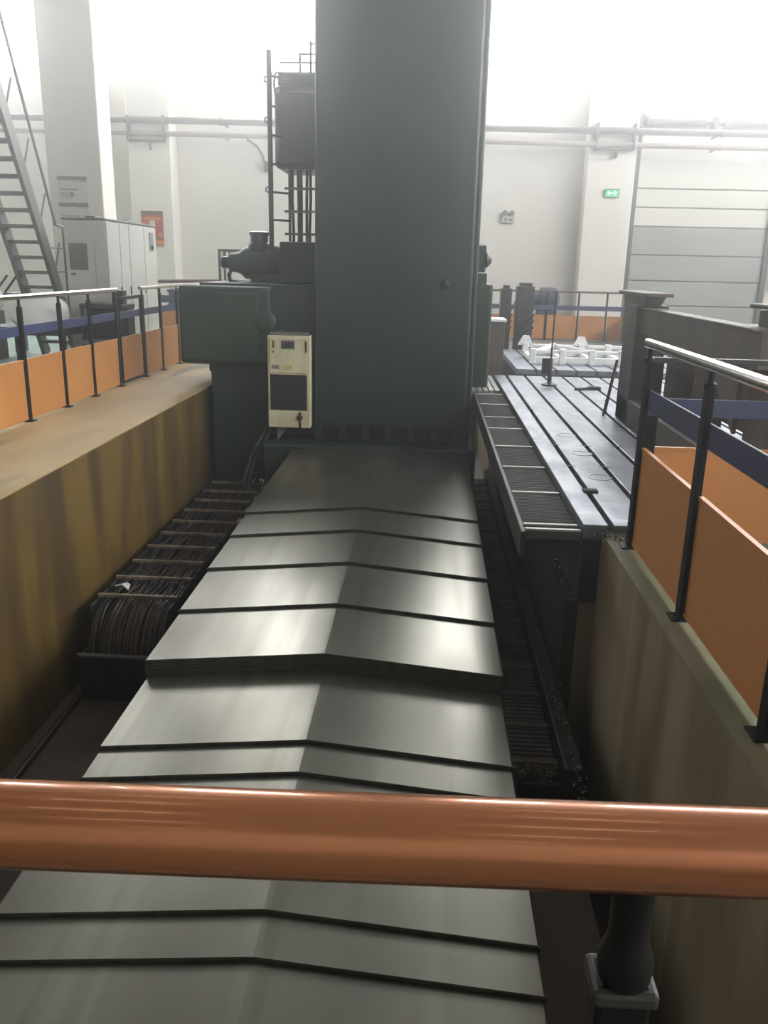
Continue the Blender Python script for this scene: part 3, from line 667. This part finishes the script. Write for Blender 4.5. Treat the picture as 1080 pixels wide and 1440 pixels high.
t = thing('steel_stair', 'steep grey steel stair with open treads and handrail', 'stair', (-6, 12.5, 0))
SX0, SX1 = -6.22, -5.70
def sp(z): return 12.857-(z-1.274)*.525
for x in (SX0, SX1): MB().beam((x, sp(0), 0), (x, sp(4.6), 4.6), .06, .2, up=(0, 1, .5)).build('stringer', 'grey_steel', t)
z = .22
while z < 4.5:
    MB().bbox(SX0+.01, SX1-.01, sp(z)-.10, sp(z)+.10, z-.03, z+.02, .004).build('tread', 'grey_steel', t); z += .215
for zz in (1.27, 1.95, 2.65, 3.35, 4.05): MB().cyl((SX1+.02, sp(zz), zz), (SX1+.02, sp(zz)+.26, zz+.45), .014, 8).build('rail_post', 'grey_steel', t)
MB().tube([(SX1+.02, 13.30, 1.96), (SX1+.02, 13.0, 1.99), (SX1+.02, sp(1.4)+.24, 2.0), (SX1+.02, sp(4.3)+.42, 4.95)], .02, 10).build('handrail', 'grey_steel', t)
MB().cyl((SX1+.02, 13.28, 0), (SX1+.02, 13.28, 1.97), .018, 8).build('rail_post', 'grey_steel', t)
for zz in (.9, 1.3, 1.65): MB().cyl((SX1+.02, 13.28, zz), (SX1+.02, sp(zz), zz), .01, 8).build('rail_bar', 'grey_steel', t)
MB().bbox(-7.4, SX1+.05, 9.0, 10.95, 4.45, 4.6, .01).build('landing', 'dark_steel', t)
for x in (-7.3, SX1): MB().bbox(x-.05, x+.05, 9.05, 9.15, 0, 4.45, .01).build('landing_post', 'dark_steel', t)
for zz in (4.95, 5.3, 5.6): MB().cyl((SX1, 9.0, zz), (SX1, 10.9, zz), .018, 8).build('landing_rail', 'grey_steel', t)
for y in (9.05, 10, 10.88): MB().cyl((SX1, y, 4.6), (SX1, y, 5.6), .018, 8).build('landing_post', 'grey_steel', t)

def blob(name, label, cat, c, r, m, seed, group=None, flat=.25):
    rd = random.Random(seed); bm = bmesh.new(); bmesh.ops.create_icosphere(bm, subdivisions=4, radius=1)
    ks = [(Vector((rd.gauss(0, 1), rd.gauss(0, 1), rd.gauss(0, 1))).normalized()*rd.uniform(2, 6), rd.uniform(0, 6), rd.uniform(.02, .06)) for _ in range(9)]
    for v in bm.verts:
        p = v.co.copy(); s = 1+sum(a*math.sin(k.dot(p)+f) for k, f, a in ks)
        v.co = Vector((p.x*r[0]*s, p.y*r[1]*s, max(p.z*s, -1+flat)*r[2]+r[2]*(1-flat)))+Vector(c)
    bm.verts.index_update(); m_ = MB().add([v.co for v in bm.verts], [tuple(q.index for q in f.verts) for f in bm.faces], True); bm.free()
    return tag(m_.build(name, m), label, cat, group)
blob('plastic_bundle', 'large white plastic wrapped bundle on the pallet', 'bundle', (-5.3, 11.35, .62), (.40, .4, .24), 'white_bag', 3)
blob('plastic_bundle', 'rounded white sack standing behind the plastic bundle', 'bundle', (-6.5, 11.2, .0), (.34, .4, .56), 'white_bag', 5)
blob('plastic_bundle', 'low white plastic heap on the green floor by the fence', 'bundle', (-5.6, 9.6, 0), (.5, .55, .16), 'white_bag', 8)
t = thing('pallet_table', 'dark low pallet table carrying the white bundle', 'pallet', (-5.3, 11.35, 0))
MB().bbox(-5.85, -4.75, 10.9, 11.8, .52, .62, .01).build('deck', 'dark_steel', t)
for x in (-5.8, -4.8):
    for y in (10.95, 11.75): MB().bbox(x-.03, x+.03, y-.03, y+.03, 0, .52, .005).build('leg', 'dark_steel', t)
t = thing('control_desk', 'small dark control desk with shelf in front of the grey cabinet', 'desk', (-4.45, 11.6, 0))
MB().bbox(-4.72, -4.12, 11.35, 11.85, .86, .92, .01).build('desk_top', 'dark_steel', t)
MB().bbox(-4.72, -4.12, 11.35, 11.85, .38, .44, .01).build('shelf', 'label_grey', t)
MB().bbox(-4.70, -4.14, 11.6, 11.83, .44, .86, .01).build('desk_box', 'rubber', t)
for x in (-4.69, -4.15):
    for y in (11.38, 11.82): MB().bbox(x-.02, x+.02, y-.02, y+.02, 0, .88, .004).build('leg', 'dark_steel', t)
MB().bbox(-4.30, -4.14, 11.45, 11.6, .92, 1.10, .01).build('control_box', 'rubber', t)
t = thing('wire_drum', 'white round cable drum between rack and white sack', 'drum', (-6.75, 12.6, 0))
MB().lathe((-6.75, 12.5, .88), (0, 1, 0), [(.10, 0), (.22, .02), (.26, .06), (.26, .32), (.22, .36)], 28).build('drum', 'white_bag', t)
for x in (-6.95, -6.55): MB().bbox(x-.03, x+.03, 12.5, 12.86, 0, .72, .005).build('stand', 'grey_steel', t)
t = thing('metal_rack', 'dark slatted metal rack at the foot of the stair', 'rack', (-7, 13.8, 0))
for i in range(5): MB().beam((-7.5+i*.16, 13.6, .95), (-7.32+i*.16, 13.7, 1.22), .09, .03).build('slat', 'dark_steel', t)
MB().bbox(-7.7, -6.7, 13.55, 14.0, .88, .95, .01).build('rack_top', 'grey_steel', t)
for x in (-7.65, -6.75): MB().bbox(x-.03, x+.03, 13.6, 13.95, 0, .88, .01).build('leg', 'grey_steel', t)

# ------------------------------------------------------------------ things on the back wall
def on_wall(x0, x1, z0, z1, y, th, m, name, parent=None): 
    return MB().box(x0, x1, y-th, y, z0, z1).build(name, m, parent)
for z0, z1, lab in ((2.44, 2.85, 'upper pale notice with grey header on the white pillar'), (2.03, 2.42, 'lower pale notice with grey header on the white pillar')):
    x0 = -6.44; t = thing('wall_notice', lab, 'notice', (-6.2, 14.99, z0))
    on_wall(x0, x0+.52, z0, z1, 15.0, .012, 'notice', 'board', t)
    on_wall(x0, x0+.52, z1-.06, z1, 14.988, .003, 'notice_bar', 'header', t)
    on_wall(x0+.3, x0+.5, z1-.085, z1-.07, 14.988, .003, 'notice_ink', 'text_line', t)
    for i in range(5):
        on_wall(x0+.04+i*.065, x0+.09+i*.065, z1-.22, z1-.20, 14.988, .003, 'notice_bar', 'text_line', t)
        on_wall(x0+.04, x0+.25+.04*(i % 3), z1-.27-i*.022, z1-.26-i*.022, 14.988, .003, 'notice_ink', 'text_line', t)
    on_wall(x0+.22, x0+.27, z1-.32, z1-.25, 14.988, .004, 'notice_bar', 'picture', t)
t = thing('wall_poster', 'red safety poster with gold lower band on the white pillar', 'poster', (-6.8, 20.88, 1.85))
px, py = -6.98, 20.89
on_wall(px, px+.53, 1.84, 2.64, py, .012, 'poster_red', 'sheet', t)
on_wall(px, px+.53, 2.55, 2.64, py-.012, .003, 'poster_dark', 'header', t)
on_wall(px+.06, px+.47, 2.44, 2.50, py-.012, .003, 'poster_gold', 'title', t)
on_wall(px+.2, px+.33, 2.18, 2.42, py-.012, .003, 'notice', 'picture', t)
on_wall(px+.3, px+.53, 1.98, 2.03, py-.012, .003, 'poster_dark', 'text_line', t)
on_wall(px, px+.53, 1.86, 1.97, py-.012, .003, 'poster_gold', 'band', t)
on_wall(px+.4, px+.5, 2.06, 2.14, py-.012, .003, 'poster_gold', 'emblem', t)

t = thing('exit_sign', 'green lit exit sign with running figure on the white pillar', 'sign', (4.16, 20.95, 3.15))
MB().bbox(3.99, 4.33, 20.94, 20.995, 3.15, 3.335, .008).build('case', 'exit_case', t)
MB().box(4.01, 4.31, 20.934, 20.94, 3.165, 3.32).build('face', 'exit_green', t)
MB().prism([(4.04, 3.243), (4.10, 3.30), (4.10, 3.262), (4.17, 3.262), (4.17, 3.224), (4.10, 3.224), (4.10, 3.186)], 20.926, 20.934).build('arrow', 'exit_white', t)
m = MB().lathe((4.235, 20.934, 3.295), (0, -1, 0), [(.014, 0), (.014, .006)], 10)
m.beam((4.24, 20.93, 3.28), (4.22, 20.93, 3.235), .006, .03).beam((4.22, 20.93, 3.24), (4.19, 20.93, 3.20), .006, .014).beam((4.22, 20.93, 3.24), (4.25, 20.93, 3.215), .006, .014).beam((4.25, 20.93, 3.215), (4.245, 20.93, 3.18), .006, .014).beam((4.24, 20.93, 3.275), (4.275, 20.93, 3.25), .006, .01).beam((4.235, 20.93, 3.275), (4.2, 20.93, 3.265), .006, .01)
m.build('running_figure', 'exit_white', t)
t = thing('emergency_light', 'white twin head emergency lamp on the back wall', 'lamp', (1.84, 21.45, 2.58))
MB().bbox(1.69, 1.99, 21.41, 21.497, 2.56, 2.74, .015).build('case', 'cab_grey', t)
for x in (1.76, 1.92):
    MB().lathe((x, 21.46, 2.80), (0, -1, -.2), [(.045, 0), (.06, .03), (.065, .08), (.05, .085)], 16).build('lamp_head', 'label_grey', t)
    MB().cyl((x, 21.44, 2.73), (x, 21.44, 2.79), .015, 8).build('neck', 'label_grey', t)
MB().box(1.75, 1.80, 21.405, 21.412, 2.60, 2.68).box(1.86, 1.94, 21.405, 21.412, 2.61, 2.66).build('indicator_panel', 'notice_bar', t)

# pipes on the back wall
PIPES = []
def pipe(label, z, x0, x1, r, m, y, drop=0):
    t = thing('wall_pipe', label, 'pipe', ((x0+x1)/2, y, z)); PIPES.append(t)
    MB().cyl((x0, y, z), (x1, y, z-drop), r, 12).build('pipe_run', m, t)
    x = x0+1.0
    while x < x1:
        zz = z-drop*(x-x0)/(x1-x0)
        MB().lathe((x, y, zz), (1, 0, 0), [(r+.012, -.04), (r+.012, .04)], 12).box(x-.02, x+.02, y, (YB if not (-7.3 < x < -6.1 or 3.5 < x < 4.7) else y+.07)-.005, zz-.03, zz+.01).build('pipe_clamp', m, t); x += 2.85
pipe('thick grey pipe running along the white back wall', 4.68, -14.5, 13.5, .075, 'pipe_grey', 20.78, .2)
pipe('slim pale pipe below the thick pipe on the back wall', 4.40, -14.5, 13.5, .06, 'pipe_pale', 20.82, .2)
for x in (-6.72, 4.1):
    t = PIPES[0]
    MB().bbox(x-.45, x+.45, 20.74, 20.86, 4.16, 4.2, .008).build('bracket_arm', 'pipe_grey', t)
    for dx in (-.42, .42): MB().bbox(x+dx-.02, x+dx+.02, 20.70, 20.895 if x < 0 else 20.995, 4.16, 4.72, .006).build('bracket_leg', 'pipe_grey', t)
    MB().bbox(x+.05, x+.09, 20.80, 20.895 if x < 0 else 20.995, 4.0, 4.16, .006).build('bracket_foot', 'pipe_grey', t)
MB().tube([(-4.35, 20.82, 4.25), (-4.15, 20.95, 4.12), (-4.06, 21.1, 3.95), (-4.04, 21.40, 3.72)], .03, 8).build('stay', 'pipe_grey', PIPES[1])
MB().bbox(-4.08, -4.0, 21.38, 21.495, 3.6, 3.85, .008).build('stay_foot', 'pipe_grey', PIPES[1])
# door roller drive above the sectional door
t = thing('door_drive', 'grey spring shaft with drums above the sectional door', 'door drive', (6.4, 21.3, 4.8))
MB().cyl((4.68, 21.35, 4.83), (9.2, 21.35, 4.80), .03, 10).build('shaft', 'door_frame', t)
for a, b in ((4.95, 6.25), (6.65, 8.1)): MB().lathe((a, 21.35, 4.825), (1, 0, 0), [(.06, 0), (.085, .03), (.085, b-a-.03), (.06, b-a)], 16).build('spring_drum', 'door_frame', t)
for x in (4.73, 6.45): MB().bbox(x-.05, x+.05, 21.2, YB-.002, 4.62, 4.95, .01).build('bearing_bracket', 'door_frame', t)
MB().lathe((4.70, 21.35, 4.9), (1, 0, 0), [(.14, 0), (.14, .12)], 18).build('cable_drum', 'door_frame', t)
MB().lathe((4.84, 21.35, 4.86), (1, 0, 0), [(.1, 0), (.12, .03), (.1, .1)], 14).build('gear_case', 'pipe_grey', t)
# shelf frame and machine parts behind the column
t = thing('tubular_stand', 'light grey tubular frame standing behind the green motor', 'frame', (-3.1, 13.5, 0))
for x in (-3.30, -3.22, -2.4):
    for y in ((13.5, 14.2) if x != -3.22 else (13.5,)): MB().bbox(x-.02, x+.02, y-.02, y+.02, 0, 1.68, .004).build('leg', 'label_grey', t)
for y in (13.5, 14.2): MB().bbox(-3.32, -2.38, y-.02, y+.02, 1.66, 1.70, .004).build('top_bar', 'label_grey', t)
for x in (-3.30, -2.4): MB().bbox(x-.02, x+.02, 13.5, 14.2, 1.66, 1.70, .004).build('top_bar', 'label_grey', t)
t = thing('storage_box', 'grey green storage box with pale lid right of the column', 'box', (1.0, 12.4, -.45))
MB().bbox(.88, 1.10, 12.25, 12.7, -.45, .77, .01).build('body', 'weld_brown', t)
MB().bbox(.86, 1.12, 12.23, 12.72, .77, .81, .008).build('lid', 'white_paint', t)
for x0, x1, z1, lab in ((1.36, 1.56, 1.15, 'shorter dark post of the machine head behind the far table'), (1.66, 1.98, 1.20, 'wide dark slanted post of the machine head behind the far table')):
    t = thing('machine_post', lab, 'machine post', ((x0+x1)/2, 16.4, -.3))
    MB().bbox(x0, x1, 16.3, 16.7, -.3 if 0 else 0, z1, .02).build('post_body', 'dark_steel', t)
    MB().bbox(x0+.04, x1-.04, 16.35, 16.6, z1, z1+.06, .02).build('post_top', 'black_green', t)
    for i in range(4): MB().beam((x0-.02, 16.27, .15+i*.07), (x1+.02, 16.27, .45+i*.12), .03, .03).build('diagonal_rib', 'black_green', t)
t = thing('blue_motor', 'slate blue motor behind the far orange fence', 'motor', (2.7, 19.6, 0))
MB().lathe((2.35, 19.7, .86), (1, 0, 0), [(.1, 0), (.16, .04), (.16, .12), (.24, .16), (.25, .5), (.2, .56), (.1, .6)], 24).build('motor_body', 'blue_motor', t)
for i in range(6): MB().lathe((2.52+i*.06, 19.7, .86), (1, 0, 0), [(.265, 0), (.265, .015)], 24).build('cooling_fin', 'blue_motor', t)
MB().bbox(2.45, 2.9, 19.55, 19.85, 0, .64, .02).build('pedestal', 'blue_motor', t)
MB().bbox(1.95, 2.38, 19.55, 19.85, .5, .8, .02).build('gear_case', 'blue_motor', t)
MB().bbox(2.0, 2.3, 19.6, 19.8, 0, .5, .02).build('gear_foot', 'blue_motor', t)
t = thing('blue_crate', 'blue crate behind the far fence with reddish rail', 'crate', (-4.9, 18, 0))
MB().bbox(-5.4, -4.4, 17.6, 18.3, 0, .95, .02).build('crate_body', 'blue_bar', t)
for z in (.3, .6, .88): MB().bbox(-5.42, -4.38, 17.57, 18.33, z, z+.05, .008).build('crate_rib', 'blue_bar', t)
t = thing('wall_box', 'small dark red box on the wall beyond the door', 'box', (8.45, 21.4, 1.2))
MB().bbox(8.25, 8.7, 21.35, 21.499, 1.2, 1.75, .01).build('body', 'cab_grey', t)
MB().box(8.32, 8.45, 21.34, 21.352, 1.45, 1.62).build('mark', 'rust', t)
